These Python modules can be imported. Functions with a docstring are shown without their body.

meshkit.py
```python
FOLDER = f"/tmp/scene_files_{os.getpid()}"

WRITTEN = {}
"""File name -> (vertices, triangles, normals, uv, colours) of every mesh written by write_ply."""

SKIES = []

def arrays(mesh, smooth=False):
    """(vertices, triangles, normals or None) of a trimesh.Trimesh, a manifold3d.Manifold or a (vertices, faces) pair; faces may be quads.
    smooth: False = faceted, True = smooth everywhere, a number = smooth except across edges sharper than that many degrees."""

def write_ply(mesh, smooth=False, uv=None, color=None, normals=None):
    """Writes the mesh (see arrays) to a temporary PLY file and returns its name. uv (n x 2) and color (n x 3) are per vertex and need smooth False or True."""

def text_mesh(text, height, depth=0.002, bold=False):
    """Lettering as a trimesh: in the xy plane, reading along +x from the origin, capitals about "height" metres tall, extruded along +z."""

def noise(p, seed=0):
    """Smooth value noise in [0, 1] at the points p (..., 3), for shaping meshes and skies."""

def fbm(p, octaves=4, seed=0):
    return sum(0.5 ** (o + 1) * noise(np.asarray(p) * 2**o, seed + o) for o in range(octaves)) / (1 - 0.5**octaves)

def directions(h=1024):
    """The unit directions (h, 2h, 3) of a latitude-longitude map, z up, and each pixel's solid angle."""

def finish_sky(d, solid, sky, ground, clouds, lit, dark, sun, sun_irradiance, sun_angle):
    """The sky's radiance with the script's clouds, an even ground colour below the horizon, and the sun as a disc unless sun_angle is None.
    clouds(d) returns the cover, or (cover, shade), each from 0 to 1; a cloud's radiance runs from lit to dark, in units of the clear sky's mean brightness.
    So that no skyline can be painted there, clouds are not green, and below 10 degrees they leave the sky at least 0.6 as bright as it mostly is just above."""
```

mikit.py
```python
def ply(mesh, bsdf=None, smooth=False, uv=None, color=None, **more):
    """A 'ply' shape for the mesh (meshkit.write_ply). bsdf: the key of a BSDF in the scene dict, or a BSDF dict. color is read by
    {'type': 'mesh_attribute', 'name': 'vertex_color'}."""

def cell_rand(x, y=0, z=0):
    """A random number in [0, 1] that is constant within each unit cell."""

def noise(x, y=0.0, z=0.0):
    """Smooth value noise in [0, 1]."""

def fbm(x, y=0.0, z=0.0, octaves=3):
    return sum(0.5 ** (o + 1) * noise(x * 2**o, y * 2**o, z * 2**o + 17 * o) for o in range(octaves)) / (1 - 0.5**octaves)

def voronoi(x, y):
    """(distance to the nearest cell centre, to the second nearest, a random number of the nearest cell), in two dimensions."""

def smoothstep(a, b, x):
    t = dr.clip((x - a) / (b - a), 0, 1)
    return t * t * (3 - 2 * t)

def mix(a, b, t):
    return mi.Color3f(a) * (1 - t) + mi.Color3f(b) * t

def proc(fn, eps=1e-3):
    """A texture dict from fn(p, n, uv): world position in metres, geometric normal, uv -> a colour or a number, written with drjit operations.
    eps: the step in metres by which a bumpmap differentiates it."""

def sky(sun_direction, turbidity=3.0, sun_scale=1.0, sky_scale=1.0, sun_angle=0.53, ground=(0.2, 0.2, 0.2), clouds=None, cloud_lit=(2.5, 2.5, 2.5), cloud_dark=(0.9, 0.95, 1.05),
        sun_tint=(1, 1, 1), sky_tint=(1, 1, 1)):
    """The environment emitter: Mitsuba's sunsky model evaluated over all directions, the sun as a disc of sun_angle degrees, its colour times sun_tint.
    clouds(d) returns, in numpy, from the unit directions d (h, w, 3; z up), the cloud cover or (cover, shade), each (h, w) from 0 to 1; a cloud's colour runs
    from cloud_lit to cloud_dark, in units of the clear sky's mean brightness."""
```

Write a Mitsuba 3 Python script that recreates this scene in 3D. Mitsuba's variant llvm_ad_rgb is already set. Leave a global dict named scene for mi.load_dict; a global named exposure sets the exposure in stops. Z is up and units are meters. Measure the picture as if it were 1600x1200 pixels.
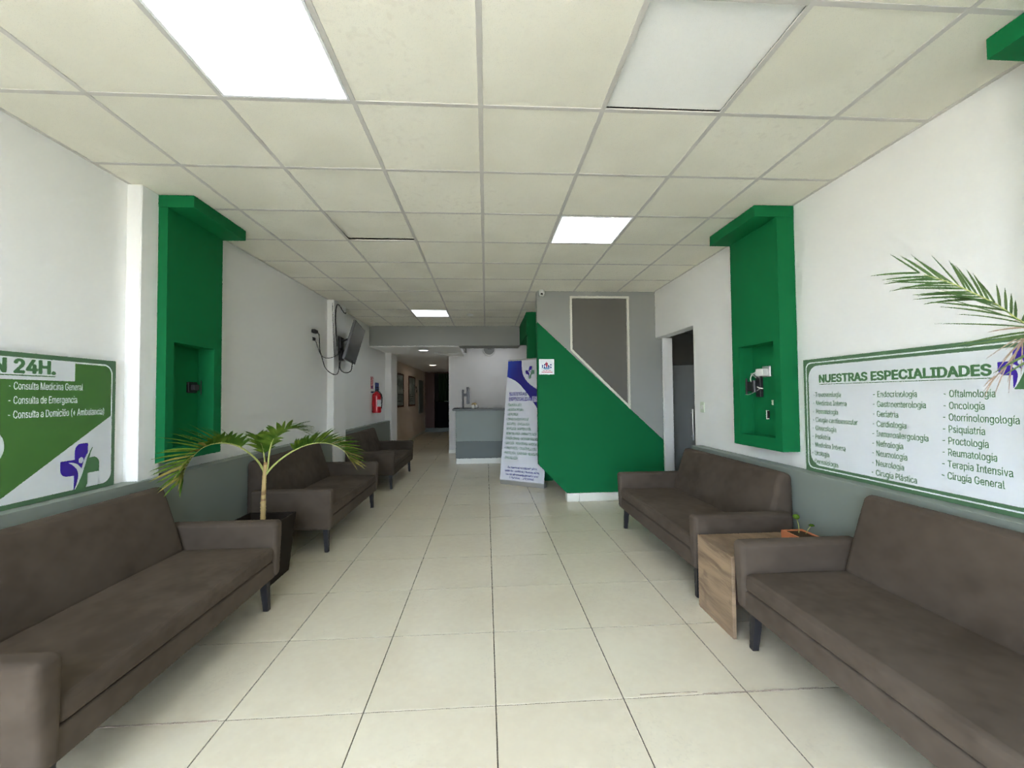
import math, random, numpy as np, trimesh, shapely, drjit as dr, mitsuba as mi, mikit, meshkit
import manifold3d as m3
from shapely.geometry import Polygon, box as sbox, Point
from mikit import noise, fbm, smoothstep, mix, proc

T = mi.ScalarTransform4f
scene, labels = {}, {}

# ------------------------------------------------------------------ camera, sky, exposure
def camera_axes(yaw, pitch, roll):
    cy, sy, cp, sp, cr, sr = math.cos(yaw), math.sin(yaw), math.cos(pitch), math.sin(pitch), math.cos(roll), math.sin(roll)
    f = np.array([sy*cp, cy*cp, sp]); r = np.array([cy, -sy, 0.0]); u = np.cross(r, f)
    return f, -r*sr + u*cr
CAM = np.array([0, 0, 1.425])
FWD, UP = camera_axes(.0617, .0292, -.0094)
scene['camera'] = {'type': 'perspective', 'fov': 2*math.degrees(math.atan(800/656.7)), 'fov_axis': 'x', 'near_clip': .02, 'far_clip': 500.,
                   'to_world': T().look_at(origin=CAM.tolist(), target=(CAM+FWD).tolist(), up=UP.tolist())}
def overcast(d):
    n = meshkit.fbm(d*np.array([3., 3., 5.]), 4, 2)
    return .55+.45*np.clip((n-.35)*3, 0, 1), .5*np.clip((n-.5)*3, 0, 1)
scene['sky'] = mikit.sky((.70, -.25, .95), turbidity=4, sun_scale=36., sky_scale=42., ground=(.24, .235, .22), clouds=overcast, cloud_lit=(1.29, 1.42, 1.56), cloud_dark=(.78, .87, 1.0), sky_tint=(.86, .96, 1.1), sun_tint=(.86, .95, 1.1))
exposure = 1.12
PANEL, DOWN = 3.2, 9.0

# ------------------------------------------------------------------ materials
def mat(name, color, rough=.6, spec=.4, **k):
    c = color if isinstance(color, dict) else {'type': 'rgb', 'value': list(color)}
    scene[name] = {'type': 'twosided', 'bsdf': {'type': 'principled', 'base_color': c, 'roughness': rough, 'specular': spec, **k}}
def bumped(name, color, fn, scale, rough=.7, spec=.3, eps=1e-3, **k):
    c = color if isinstance(color, dict) else {'type': 'rgb', 'value': list(color)}
    scene[name] = {'type': 'twosided', 'bsdf': {'type': 'bumpmap', 'arbitrary': proc(fn, eps), 'scale': scale,
                   'bsdf': {'type': 'principled', 'base_color': c, 'roughness': rough, 'specular': spec, **k}}}
bumped('m_wall', (.80, .80, .775), lambda p, n, uv: fbm(p.x*70, p.y*70, p.z*70, 2), .004, .75, .25, 4e-3)
bumped('m_green', (.004, .098, .033), lambda p, n, uv: fbm(p.x*60, p.y*60, p.z*60, 2), .0015, .65, .08, 4e-3)
mat('m_grey_wall', (.245, .255, .235), .6, .3)
mat('m_grey_dark', (.145, .155, .150), .6, .3)
mat('m_low_wall', (.155, .178, .152), .55, .35)
mat('m_stair_panel', (.085, .085, .075), .28, .5)
mat('m_beige', (.66, .56, .47), .7, .25)
def tile_color(p, n, uv):
    a = fbm(p.x*2.3, p.y*2.3, 3.1, 3); s = noise(p.x*420, p.y*420, 1.0); g = fbm(p.x*34, p.y*34, 8.0, 2)
    base = mix((.64, .62, .525), (.70, .68, .585), smoothstep(.3, .7, a))
    base = mix(base, (.50, .49, .43), smoothstep(.68, .9, s)*.35)
    return mix(base, (.54, .51, .43), smoothstep(.60, .85, g)*smoothstep(.5, .72, a)*.3)
mat('m_ceiling_tile', proc(tile_color), .9, .1)
mat('m_ceiling_tile_new', proc(lambda p, n, uv: mix((.74, .74, .71), (.66, .66, .63), smoothstep(.65, .9, noise(p.x*420, p.y*420, 1.0))*.5)), .9, .1)
mat('m_tbar', proc(lambda p, n, uv: mix((.50, .48, .44), (.42, .38, .32), smoothstep(.62, .85, fbm(p.x*9, p.y*9, .5, 3))*.6)), .5, .3)
def floor_color(p, n, uv):
    a = fbm(p.x*1.7, p.y*1.7, 1.0, 3); b = fbm(p.x*30, p.y*30, 4.0, 3); c = mikit.cell_rand((p.x-.0345)/.6, (p.y-1.982)/.606, 5)
    base = mix((.555, .490, .362), (.60, .545, .412), smoothstep(.25, .75, a*.6+b*.25+c*.15))
    d = smoothstep(.74, .80, noise(p.x*95, p.y*95, 2.0))*smoothstep(.6, .75, fbm(p.x*3, p.y*3, 9.0, 2))
    return mix(base, (.36, .32, .25), d*.10)
mat('m_floor_tile', proc(floor_color), .27, .30)
mat('m_grout', (.10, .085, .065), .8, .2)
mat('m_skirting', (.62, .61, .53), .35, .4)
mat('m_mortar', (.30, .24, .185), .9, .1)
def suede(p, n, uv):
    a = fbm(p.x*3.2, p.y*3.2, p.z*3.2, 3); b = fbm(p.x*15, p.y*15, p.z*15, 3)
    return mix((.038, .0292, .0215), (.062, .0495, .038), smoothstep(.25, .75, a*.65+b*.35))
mat('m_suede', proc(suede), .88, .2, sheen=.28, sheen_tint=.7)
mat('m_leg', (.011, .011, .013), .45, .3)
def wood(p, n, uv):
    w = fbm(p.y*3+p.x*3, p.z*26+fbm(p.y*5, p.x*5, p.z*7, 2)*3.0, p.x*2, 3); g = fbm(p.y*16, p.z*180, p.x*30, 3)
    c = mix((.110, .075, .047), (.215, .150, .092), smoothstep(.25, .72, w*.75+g*.25))
    return mix(c, (.07, .045, .03), smoothstep(.68, .85, fbm(p.y*7+4, p.z*10, p.x*7, 3))*.5)
mat('m_wood', proc(wood), .5, .35)
mat('m_wood_edge', (.085, .055, .042), .5, .3)
mat('m_pot', (.010, .007, .005), .6, .15)
mat('m_soil', (.03, .02, .012), .95, .1)
mat('m_terracotta', (.42, .15, .065), .7, .2)
def leafmat(name, a, b, trans=.5):
    scene[name] = {'type': 'principledthin', 'base_color': proc(lambda p, n, uv: mix(a, b, smoothstep(.3, .75, fbm(p.x*14, p.y*14, p.z*14, 2)))), 'roughness': .42, 'spec_trans': 0., 'diff_trans': trans}
leafmat('m_palm_leaf', (.038, .090, .012), (.095, .15, .022), .4)
leafmat('m_palm_leaf_yellow', (.15, .15, .035), (.22, .18, .05), .4)
leafmat('m_date_leaf', (.045, .085, .030), (.085, .13, .05), .5)
leafmat('m_dry_leaf', (.30, .21, .16), (.38, .29, .22), .5)
mat('m_palm_stem', (.30, .32, .10), .5, .3)
mat('m_trunk', proc(lambda p, n, uv: mix((.36, .26, .11), (.20, .12, .05), smoothstep(.55, .75, noise(p.x*6, p.y*6, p.z*42)))), .65, .3)
mat('m_sign_white', (.74, .77, .79), .3, .5)
mat('m_sign_green', (.045, .125, .030), .35, .45)
mat('m_sign_frame', (.06, .125, .065), .4, .4)
mat('m_letter_green', (.050, .130, .055), .5, .3)
mat('m_purple', (.030, .014, .22), .45, .4)
mat('m_banner_white', (.70, .71, .76), .55, .3)
mat('m_banner_blue', proc(lambda p, n, uv: mix((.010, .055, .40), (.012, .010, .14), smoothstep(.25, .75, p.x*1.1+ (2.05-p.z)*.5))), .5, .35)
mat('m_banner_green', (.13, .25, .17), .55, .3)
mat('m_silver', (.55, .55, .53), .32, .5, metallic=.8)
mat('m_chrome', (.75, .75, .77), .12, .5, metallic=1.)
mat('m_black', (.012, .012, .014), .4, .4)
mat('m_black_soft', (.02, .02, .022), .65, .3)
mat('m_screen', (.10, .105, .11), .16, .6)
mat('m_tv_case', (.035, .036, .038), .4, .4)
mat('m_white_plastic', (.72, .72, .68), .35, .45)
mat('m_ivory_plastic', (.62, .68, .56), .4, .4)
mat('m_red', (.42, .008, .014), .28, .5)
mat('m_red_print', (.52, .10, .12), .5, .3)
mat('m_orange_red', (.55, .06, .02), .5, .3)
mat('m_blue_sign', (.030, .060, .24), .4, .4)
mat('m_dark_blue_print', (.02, .03, .20), .5, .3)
mat('m_sky_print', (.16, .32, .48), .5, .3)
mat('m_dark_wood', proc(lambda p, n, uv: mix((.060, .022, .014), (.10, .040, .025), fbm(p.x*12, p.y*12, p.z*2, 3))), .5, .3)
mat('m_curtain', (.018, .040, .014), .8, .2)
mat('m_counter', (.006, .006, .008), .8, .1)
mat('m_desk', (.19, .22, .195), .5, .35)
mat('m_desk_dark', (.095, .115, .105), .5, .35)
mat('m_picture', proc(lambda p, n, uv: mix((.20, .24, .22), (.46, .50, .47), smoothstep(.35, .7, fbm(p.x*3, p.y*2.4, p.z*5, 3)))), .12, .6)
mat('m_pavement', (.30, .295, .28), .9, .2)
mat('m_lamp_rim', (.8, .8, .8), .4, .4)
mat('m_side_room', (.42, .42, .38), .8, .2)
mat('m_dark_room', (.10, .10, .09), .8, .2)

# ------------------------------------------------------------------ mesh helpers
def box(x0, x1, y0, y1, z0, z1, c=0.):
    lo, hi = np.minimum([x0, y0, z0], [x1, y1, z1]), np.maximum([x0, y0, z0], [x1, y1, z1])
    if c <= 0:
        return trimesh.creation.box(bounds=[lo, hi])
    pts = []
    for sx in (0, 1):
        for sy in (0, 1):
            for sz in (0, 1):
                corner = np.where([sx, sy, sz], hi, lo); inn = np.where([sx, sy, sz], -c, c)
                for k in range(3):
                    q = corner + inn; q[k] = corner[k]; pts.append(q)
    return trimesh.convex.convex_hull(np.array(pts))
def join(*ms):
    return trimesh.util.concatenate([m for m in ms])
def fix(m):
    if m.is_watertight and m.volume < 0: m.invert()
    return m
def extrude(poly, depth):
    return join(*[trimesh.creation.extrude_polygon(g, depth, engine='earcut') for g in getattr(poly, 'geoms', [poly])])
def place(m, o, e, u, n):
    """mesh drawn in its xy plane -> origin o, x along e, y along u, z along n"""
    m = m.copy(); A = np.eye(4); A[:3, 0], A[:3, 1], A[:3, 2], A[:3, 3] = e, u, n, o
    m.vertices = m.vertices @ A[:3, :3].T + A[:3, 3]
    if np.linalg.det(A[:3, :3]) < 0: m.invert()
    return m
def prism_yz(poly, x0, x1): return place(extrude(poly, x1-x0), (x0, 0, 0), (0, 1, 0), (0, 0, 1), (1, 0, 0))
def prism_xz(poly, y0, y1): return place(extrude(poly, y1-y0), (0, y0, 0), (1, 0, 0), (0, 0, 1), (0, 1, 0))
def prism_xy(poly, z0, z1): return place(extrude(poly, z1-z0), (0, 0, z0), (1, 0, 0), (0, 1, 0), (0, 0, 1))
def spline(pts, n):
    pts = np.asarray(pts, float)
    from scipy.interpolate import CubicSpline
    d = np.r_[0, np.cumsum(np.linalg.norm(np.diff(pts, axis=0), axis=1))]
    return CubicSpline(d/d[-1], pts)(np.linspace(0, 1, n))
def tube(pts, r, seg=8, r1=None):
    pts = np.asarray(pts, float); n = len(pts); rr = np.linspace(r, r if r1 is None else r1, n)
    t = np.gradient(pts, axis=0); t /= np.linalg.norm(t, axis=1, keepdims=True)
    ref = np.array([0, 0, 1.]) if abs(t[0][2]) < .9 else np.array([1., 0, 0])
    V, F = [], []
    for i in range(n):
        a = np.cross(t[i], ref); a /= np.linalg.norm(a); b = np.cross(t[i], a); ref = np.cross(a, t[i])
        ref = ref/np.linalg.norm(ref)
        ang = np.arange(seg)*2*math.pi/seg
        V.append(pts[i] + rr[i]*(np.cos(ang)[:, None]*a + np.sin(ang)[:, None]*b))
    V = np.vstack(V + [pts[:1], pts[-1:]])
    for i in range(n-1):
        for k in range(seg):
            p, q = i*seg+k, i*seg+(k+1) % seg
            F += [[p, q, q+seg], [p, q+seg, p+seg]]
    for k in range(seg):
        F += [[n*seg, (k+1) % seg, k], [n*seg+1, (n-1)*seg+k, (n-1)*seg+(k+1) % seg]]
    return fix(trimesh.Trimesh(V, F, process=False))
def lathe(prof, o, seg=32, axis=2):
    m = trimesh.creation.revolve(np.array(prof, float), sections=seg); m = fix(m)
    v = m.vertices.copy()
    if axis == 0: v = v[:, [2, 0, 1]]
    if axis == 1: v = v[:, [1, 2, 0]]
    m.vertices = v + np.array(o); return m
def soft(corners, r, seg=16):
    """hull of spheres with radius r round the points"""
    s = m3.Manifold.sphere(r, seg)
    return m3.Manifold.batch_hull([s.translate(list(map(float, c))) for c in corners])
def rounded(x0, x1, y0, y1, z0, z1, r, seg=16):
    x0, x1 = sorted((x0, x1)); y0, y1 = sorted((y0, y1))
    return soft([(x, y, z) for x in (x0+r, x1-r) for y in (y0+r, y1-r) for z in (z0+r, z1-r)], r, seg)
def tm(man):
    m = man.to_mesh(); return trimesh.Trimesh(m.vert_properties[:, :3], m.tri_verts, process=False)

def text(s, h, o, e, u, n, width=None, bold=False, depth=.0012, squeeze=1., center=False):
    m = meshkit.text_mesh(s, h, depth, bold)
    w = m.bounds[1][0]-m.bounds[0][0]
    k = width/w if width else squeeze
    m.vertices[:, 0] = (m.vertices[:, 0]-m.bounds[0][0])*k
    if center: m.vertices[:, 0] -= w*k/2
    return place(m, o, e, u, n)

def heavy(m, e, u, d):
    out = []
    for k, (a, b) in enumerate(((0, 0), (1, 0), (-1, 0), (0, 1), (0, -1))):
        q = m.copy(); q.vertices = q.vertices+np.asarray(e)*a*d+np.asarray(u)*b*d*.6; out.append(q)
    return join(*out)
# ------------------------------------------------------------------ scene entries
def free(key):
    if key not in scene and not any(k.startswith(key+'__') for k in scene) and key not in labels: return key
    i = 1
    while True:
        k = f'{key}_{i:03d}'
        if k not in scene and not any(q.startswith(k+'__') for q in scene) and k not in labels: return k
        i += 1
def put(name, mesh, m, parent=None, smooth=False, label=None, emit=None, **more):
    key = free(f'{parent}__{name}' if parent else name)
    scene[key] = mikit.ply(mesh, m, smooth, **more)
    if emit is not None: scene[key]['emitter'] = {'type': 'area', 'radiance': {'type': 'rgb', 'value': list(emit)}}
    if label: labels[key] = {'label': label}
    return key
def put_ply(name, d, parent, to_world=None):
    key = free(f'{parent}__{name}')
    scene[key] = {**d, **({'to_world': to_world} if to_world is not None else {})}
    return key
def thing(name, label, cat, group=None):
    key = free(name); labels[key] = {'label': label, 'category': cat}
    if group: labels[key]['group'] = group
    return key
def one(name, mesh, m, label, cat, smooth=False, group=None, **k):
    key = put(name, mesh, m, None, smooth, **k); labels[key] = {'label': label, 'category': cat}
    if group: labels[key]['group'] = group
    return key
def struct(name, mesh, m, label, smooth=False):
    key = put(name, mesh, m, None, smooth); labels[key] = {'label': label, 'kind': 'structure'}
    return key

HC, XL, XR, YF = 2.851, -2.345, 2.34, -.6
def wall_left_x(y): return -2.365 + (min(y, 6.2)-2.2)*.020
# ------------------------------------------------------------------ the shell
fl = struct('floor', box(-2.9, 4.2, YF, 17.45, -.06, -.003), 'm_grout', 'floor of glossy cream square tiles')
gap = .0028
tile_cache = {}
for i in range(-5, 5):
    for j in range(-5, 26):
        x0, x1 = .0345+.6*i, .0345+.6*(i+1); y0, y1 = 1.982+.606*j, 1.982+.606*(j+1)
        x0, x1 = max(x0, -2.9), min(x1, 2.55); y0, y1 = max(y0, YF), min(y1, 17.45)
        if y0 > 10.9: x1 = min(x1, -.93)
        if x1-x0 < .05 or y1-y0 < .05 or (y1 < 10.3 and x1 < -2.42+.05): continue
        k = (round(x1-x0, 3), round(y1-y0, 3))
        if k not in tile_cache:
            w, d = k
            tile_cache[k] = mikit.ply(box(-w/2+gap, w/2-gap, -d/2+gap, d/2-gap, -.004, 0, .0005), 'm_floor_tile')
        put_ply('tile', tile_cache[k], fl, T().translate([(x0+x1)/2, (y0+y1)/2, 0]))
# worn joints where the grout has been patched: thin smears of mortar
rng = np.random.default_rng(3)
def smear(x0, x1, y, w):
    xs = np.linspace(x0, x1, 40); ww = w*(.25+.75*meshkit.noise(np.c_[xs*23, xs*0+y*7, xs*0]))
    cc = y + .5*w*(meshkit.noise(np.c_[xs*31, xs*0+3, xs*0])-.5)
    return extrude(Polygon(list(zip(xs, cc-ww))+list(zip(xs[::-1], (cc+ww)[::-1]))), .0012)
put('mortar_patch', smear(-2.0, -1.2, 1.982, .006), 'm_mortar', fl)
put('mortar_patch', smear(1.02, 1.60, 1.985, .005), 'm_mortar', fl)
put('mortar_patch', smear(.72, 1.0, 2.0, .004), 'm_mortar', fl)
ys = np.linspace(1.0, 1.95, 60); wob = .006*(.2+meshkit.noise(np.c_[ys*19, ys*0, ys*0])*1.0)*(1.2-(ys-1)*.9)
put('worn_joint', extrude(Polygon(list(zip(.0345-.2*wob, ys))+list(zip((.0345+wob)[::-1], ys[::-1]))), .0008), 'm_grout', fl)

bars = []
GX, GY, GS, GD = -.0171, 2.0304, .61, .609
for i in range(-3, 4):
    bars.append(box(GX+GS*i-.012, GX+GS*i+.012, YF, 8.5, HC-.002, HC+.006, .001))
for j in range(-4, 11):
    y = GY+GD*j
    if y < 8.49: bars.append(box(-2.4, 2.4, y-.012, y+.012, HC-.0015, HC+.006, .001))
# wall angle trims
bars.append(prism_xy(Polygon([(wall_left_x(YF)-.02, YF), (wall_left_x(YF)+.022, YF), (wall_left_x(6.2)+.022, 6.2), (wall_left_x(6.2)-.02, 6.2)]), HC-.002, HC+.003))
bars.append(box(XR-.022, XR+.02, YF, 5.65, HC-.002, HC+.003))
ce = struct('ceiling', join(*bars), 'm_tbar', 'suspended ceiling of square mineral tiles in a painted metal grid')
struct('ceiling_void', box(-2.6, 4.2, YF, 8.6, HC+.12, HC+.2), 'm_dark_room', 'dark slab above the suspended ceiling')
LAMPS = {(-2, -1): 0, (1, 2): 1, (-2, 8): 2}
cache = {}
for i in range(-4, 4):
    for j in range(-5, 11):
        if (i, j) in LAMPS: continue
        x0, x1 = max(GX+GS*i, -2.42), min(GX+GS*(i+1), 2.40); y0, y1 = max(GY+GD*j, YF), min(GY+GD*(j+1), 8.5)
        if x1-x0 < .05 or y1-y0 < .05: continue
        new = (i, j) == (1, -1); sag = (i, j) == (-2, 2)
        k = (round(x1-x0, 3), round(y1-y0, 3), new)
        if k not in cache:
            cache[k] = mikit.ply(box(-k[0]/2+.003, k[0]/2-.003, -k[1]/2+.003, k[1]/2-.003, 0, .015, .001), 'm_ceiling_tile_new' if new else 'm_ceiling_tile')
        tw = T().translate([(x0+x1)/2, (y0+y1)/2, HC+(.018 if new else .001)])
        if sag: tw = tw.translate([0, 0, .012]).rotate([1, 0, 0], 2.2)
        else: tw = tw.rotate([1, 0, 0], float(rng.normal(0, .12))).rotate([0, 1, 0], float(rng.normal(0, .12)))
        put_ply('tile', cache[k], ce, tw)
LAMP_WORDS = ['large bright ceiling light panel over the front of the room, at the top edge of the photo', 'bright ceiling light panel ahead of the right green wall unit',
              'small far ceiling light panel in front of the grey beam']
for (i, j), k in LAMPS.items():
    x0, x1, y0, y1 = GX+GS*i+.013, GX+GS*(i+1)-.013, GY+GD*j+.013, GY+GD*(j+1)-.013
    t = thing('ceiling_light_panel', LAMP_WORDS[k], 'ceiling light', 'light panels set in the ceiling grid')
    fr = Polygon([(x0, y0), (x1, y0), (x1, y1), (x0, y1)]); inn = fr.buffer(-.012, join_style=2)
    put('frame', prism_xy(fr.difference(inn), HC-.004, HC+.02), 'm_lamp_rim', t)
    d = extrude(inn, .004); d.vertices[:, 2] += HC+.002
    put('diffuser', d, 'm_white_plastic', t, emit=[PANEL*(1. if k < 2 else .9), PANEL*1.0, PANEL*1.05])
one('smoke_detector', lathe([(0, .0), (.055, .0), (.06, -.012), (.045, -.03), (0, -.034)], (-.27, 7.25, HC)), 'm_white_plastic', 'pale round smoke detector on the ceiling beside the far light panel', 'smoke detector', smooth=40)

# left wall (runs slightly inwards), right wall with the doorway, columns
wl = [(wall_left_x(YF), YF), (wall_left_x(6.2), 6.2), (XL+.02, 6.7), (-2.31, 10.42), (-2.62, 10.42), (-2.62, YF)]
struct('wall_left', prism_xy(Polygon(wl), 0, HC+.12), 'm_wall', 'white rough-plastered wall on the left side')
DY0, DY1, DZ = 4.595, 5.80, 2.205
wr = Polygon([(YF, 0), (11, 0), (11, HC+.12), (YF, HC+.12)]).difference(sbox(DY0, -.1, DY1, DZ))
struct('wall_right', prism_yz(wr, XR, XR+.14), 'm_wall', 'white rough-plastered wall on the right side with a doorway')
struct('trim_1', box(-2.5, -2.262, 2.885, 3.07, 0, HC, .006), 'm_wall', 'white column against the left wall beside the green wall unit')
struct('trim_2', box(-2.5, -2.19, 6.20, 6.72, 0, HC, .006), 'm_wall', 'white column against the left wall behind the television')
struct('trim_3', box(-2.5, -2.17, 9.8, 10.42, 0, 2.455, .006), 'm_wall', 'white column at the end of the left wall by the corridor')
# front of the shop behind the camera: open doorway with lintel and side strips
struct('wall_front', prism_xz(Polygon([(-2.6, 0), (-2.6, 2.97), (2.6, 2.97), (2.6, 0), (1.05, 0), (1.05, 2.62), (-2.25, 2.62), (-2.25, 0)]), YF-.15, YF), 'm_wall', 'front wall with the wide open shopfront')
struct('pavement', box(-9, 9, YF-6, YF-.0, -.16, -.06), 'm_pavement', 'pavement outside the shopfront')

struct('roof', join(box(-3.2, 4.6, YF-.15, 21, 3.0, 3.1), box(-3.2, -3.1, YF-.15, 21, -.06, 3.05), box(4.5, 4.6, YF-.15, 21, -.06, 3.05), box(-3.2, 4.6, 20.9, 21, -.06, 3.05), box(-3.2, -2.55, YF-.15, YF, -.06, 3.05), box(2.55, 4.6, YF-.15, YF, -.06, 3.05)), 'm_wall', 'roof slab and outer walls of the building')

struct('wall_porch', box(1.05, 1.2, YF-3.6, YF-.15, -.06, 3.1), 'm_grey_dark', 'dark side wall of the entrance outside')
# low grey walls with a ledge behind the sofas
LZ = .895
lowL = Polygon([(wall_left_x(YF)-.03, YF), (wall_left_x(YF)+.105, YF), (-2.215, 3.5), (-2.20, 10.42), (-2.34, 10.42), (-2.36, 6.2)])
struct('wall_low_left', prism_xy(lowL, 0, LZ), 'm_low_wall', 'low grey ledge wall along the left side behind the sofas')
struct('wall_low_right', box(2.238, XR+.03, YF, 4.48, 0, LZ-.024, .004), 'm_low_wall', 'low grey ledge wall along the right side behind the sofas')

# ------------------------------------------------------------------ grey beam, far ceiling, reception walls, corridor
struct('trim_4', box(-2.35, .70, 8.5, 9.0, 2.455, HC+.02), 'm_grey_wall', 'grey beam across the far end of the ceiling')
struct('trim_5', join(box(-2.62, -.55, 9.0, 17.6, 2.455, 2.56), box(-2.62, -.55, 8.52, 9.0, 2.44, 2.456)), 'm_wall', 'low white ceiling over the corridor')
struct('trim_6', box(-.55, 2.5, 8.9, 11, HC, HC+.08), 'm_wall', 'white ceiling over the reception')
YB = 10.75
struct('wall_back', join(box(-.945, 2.5, YB, YB+.15, 0, HC+.1), box(-.945, -.80, YB+.15, 17.45, 0, 2.47)), 'm_wall', 'white wall behind the reception desk')
struct('baseboard_back', join(box(-.95, -.6, YB-.014, YB-.001, 0, .09), box(.9, 2.3, YB-.014, YB-.001, 0, .09)), 'm_skirting', 'cream skirting of the reception wall')
struct('wall_corridor', box(-2.75, -2.5, 10.42, 17.45, 0, 2.47), 'm_beige', 'beige wall on the left of the corridor')
struct('baseboard_corridor', box(-2.5, -2.488, 10.43, 17.40, 0, .08), 'm_skirting', 'cream skirting of the corridor wall')
# dark room at the end of the corridor
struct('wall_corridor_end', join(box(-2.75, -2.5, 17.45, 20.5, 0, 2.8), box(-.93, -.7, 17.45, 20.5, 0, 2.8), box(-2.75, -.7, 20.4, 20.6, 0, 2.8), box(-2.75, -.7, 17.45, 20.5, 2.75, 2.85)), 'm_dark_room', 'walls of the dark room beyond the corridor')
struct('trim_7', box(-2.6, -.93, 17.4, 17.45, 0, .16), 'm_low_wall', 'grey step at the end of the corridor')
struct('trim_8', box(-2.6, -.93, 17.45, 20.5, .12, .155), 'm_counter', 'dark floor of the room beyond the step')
struct('door_2', join(box(-2.5, -2.12, 17.45, 17.52, .155, 2.6), box(-2.5, -.93, 17.46, 17.51, 2.40, 2.46)), 'm_dark_wood', 'dark brown door frame at the end of the corridor')
cu = []
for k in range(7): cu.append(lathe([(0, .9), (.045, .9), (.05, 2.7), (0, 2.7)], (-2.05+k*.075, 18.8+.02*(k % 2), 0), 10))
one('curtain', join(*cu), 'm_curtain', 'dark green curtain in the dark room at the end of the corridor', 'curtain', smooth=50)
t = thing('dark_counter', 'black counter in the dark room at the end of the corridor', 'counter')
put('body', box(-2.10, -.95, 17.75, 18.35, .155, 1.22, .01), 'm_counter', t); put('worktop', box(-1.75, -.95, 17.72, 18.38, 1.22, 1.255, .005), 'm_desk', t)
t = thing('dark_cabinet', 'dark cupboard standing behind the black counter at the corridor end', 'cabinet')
put('body', box(-1.45, -.95, 18.7, 19.2, .155, 1.75, .01), 'm_counter', t); put('back_panel', box(-1.62, -.95, 19.21, 19.26, .155, 2.7), 'm_grey_wall', t)

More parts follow.
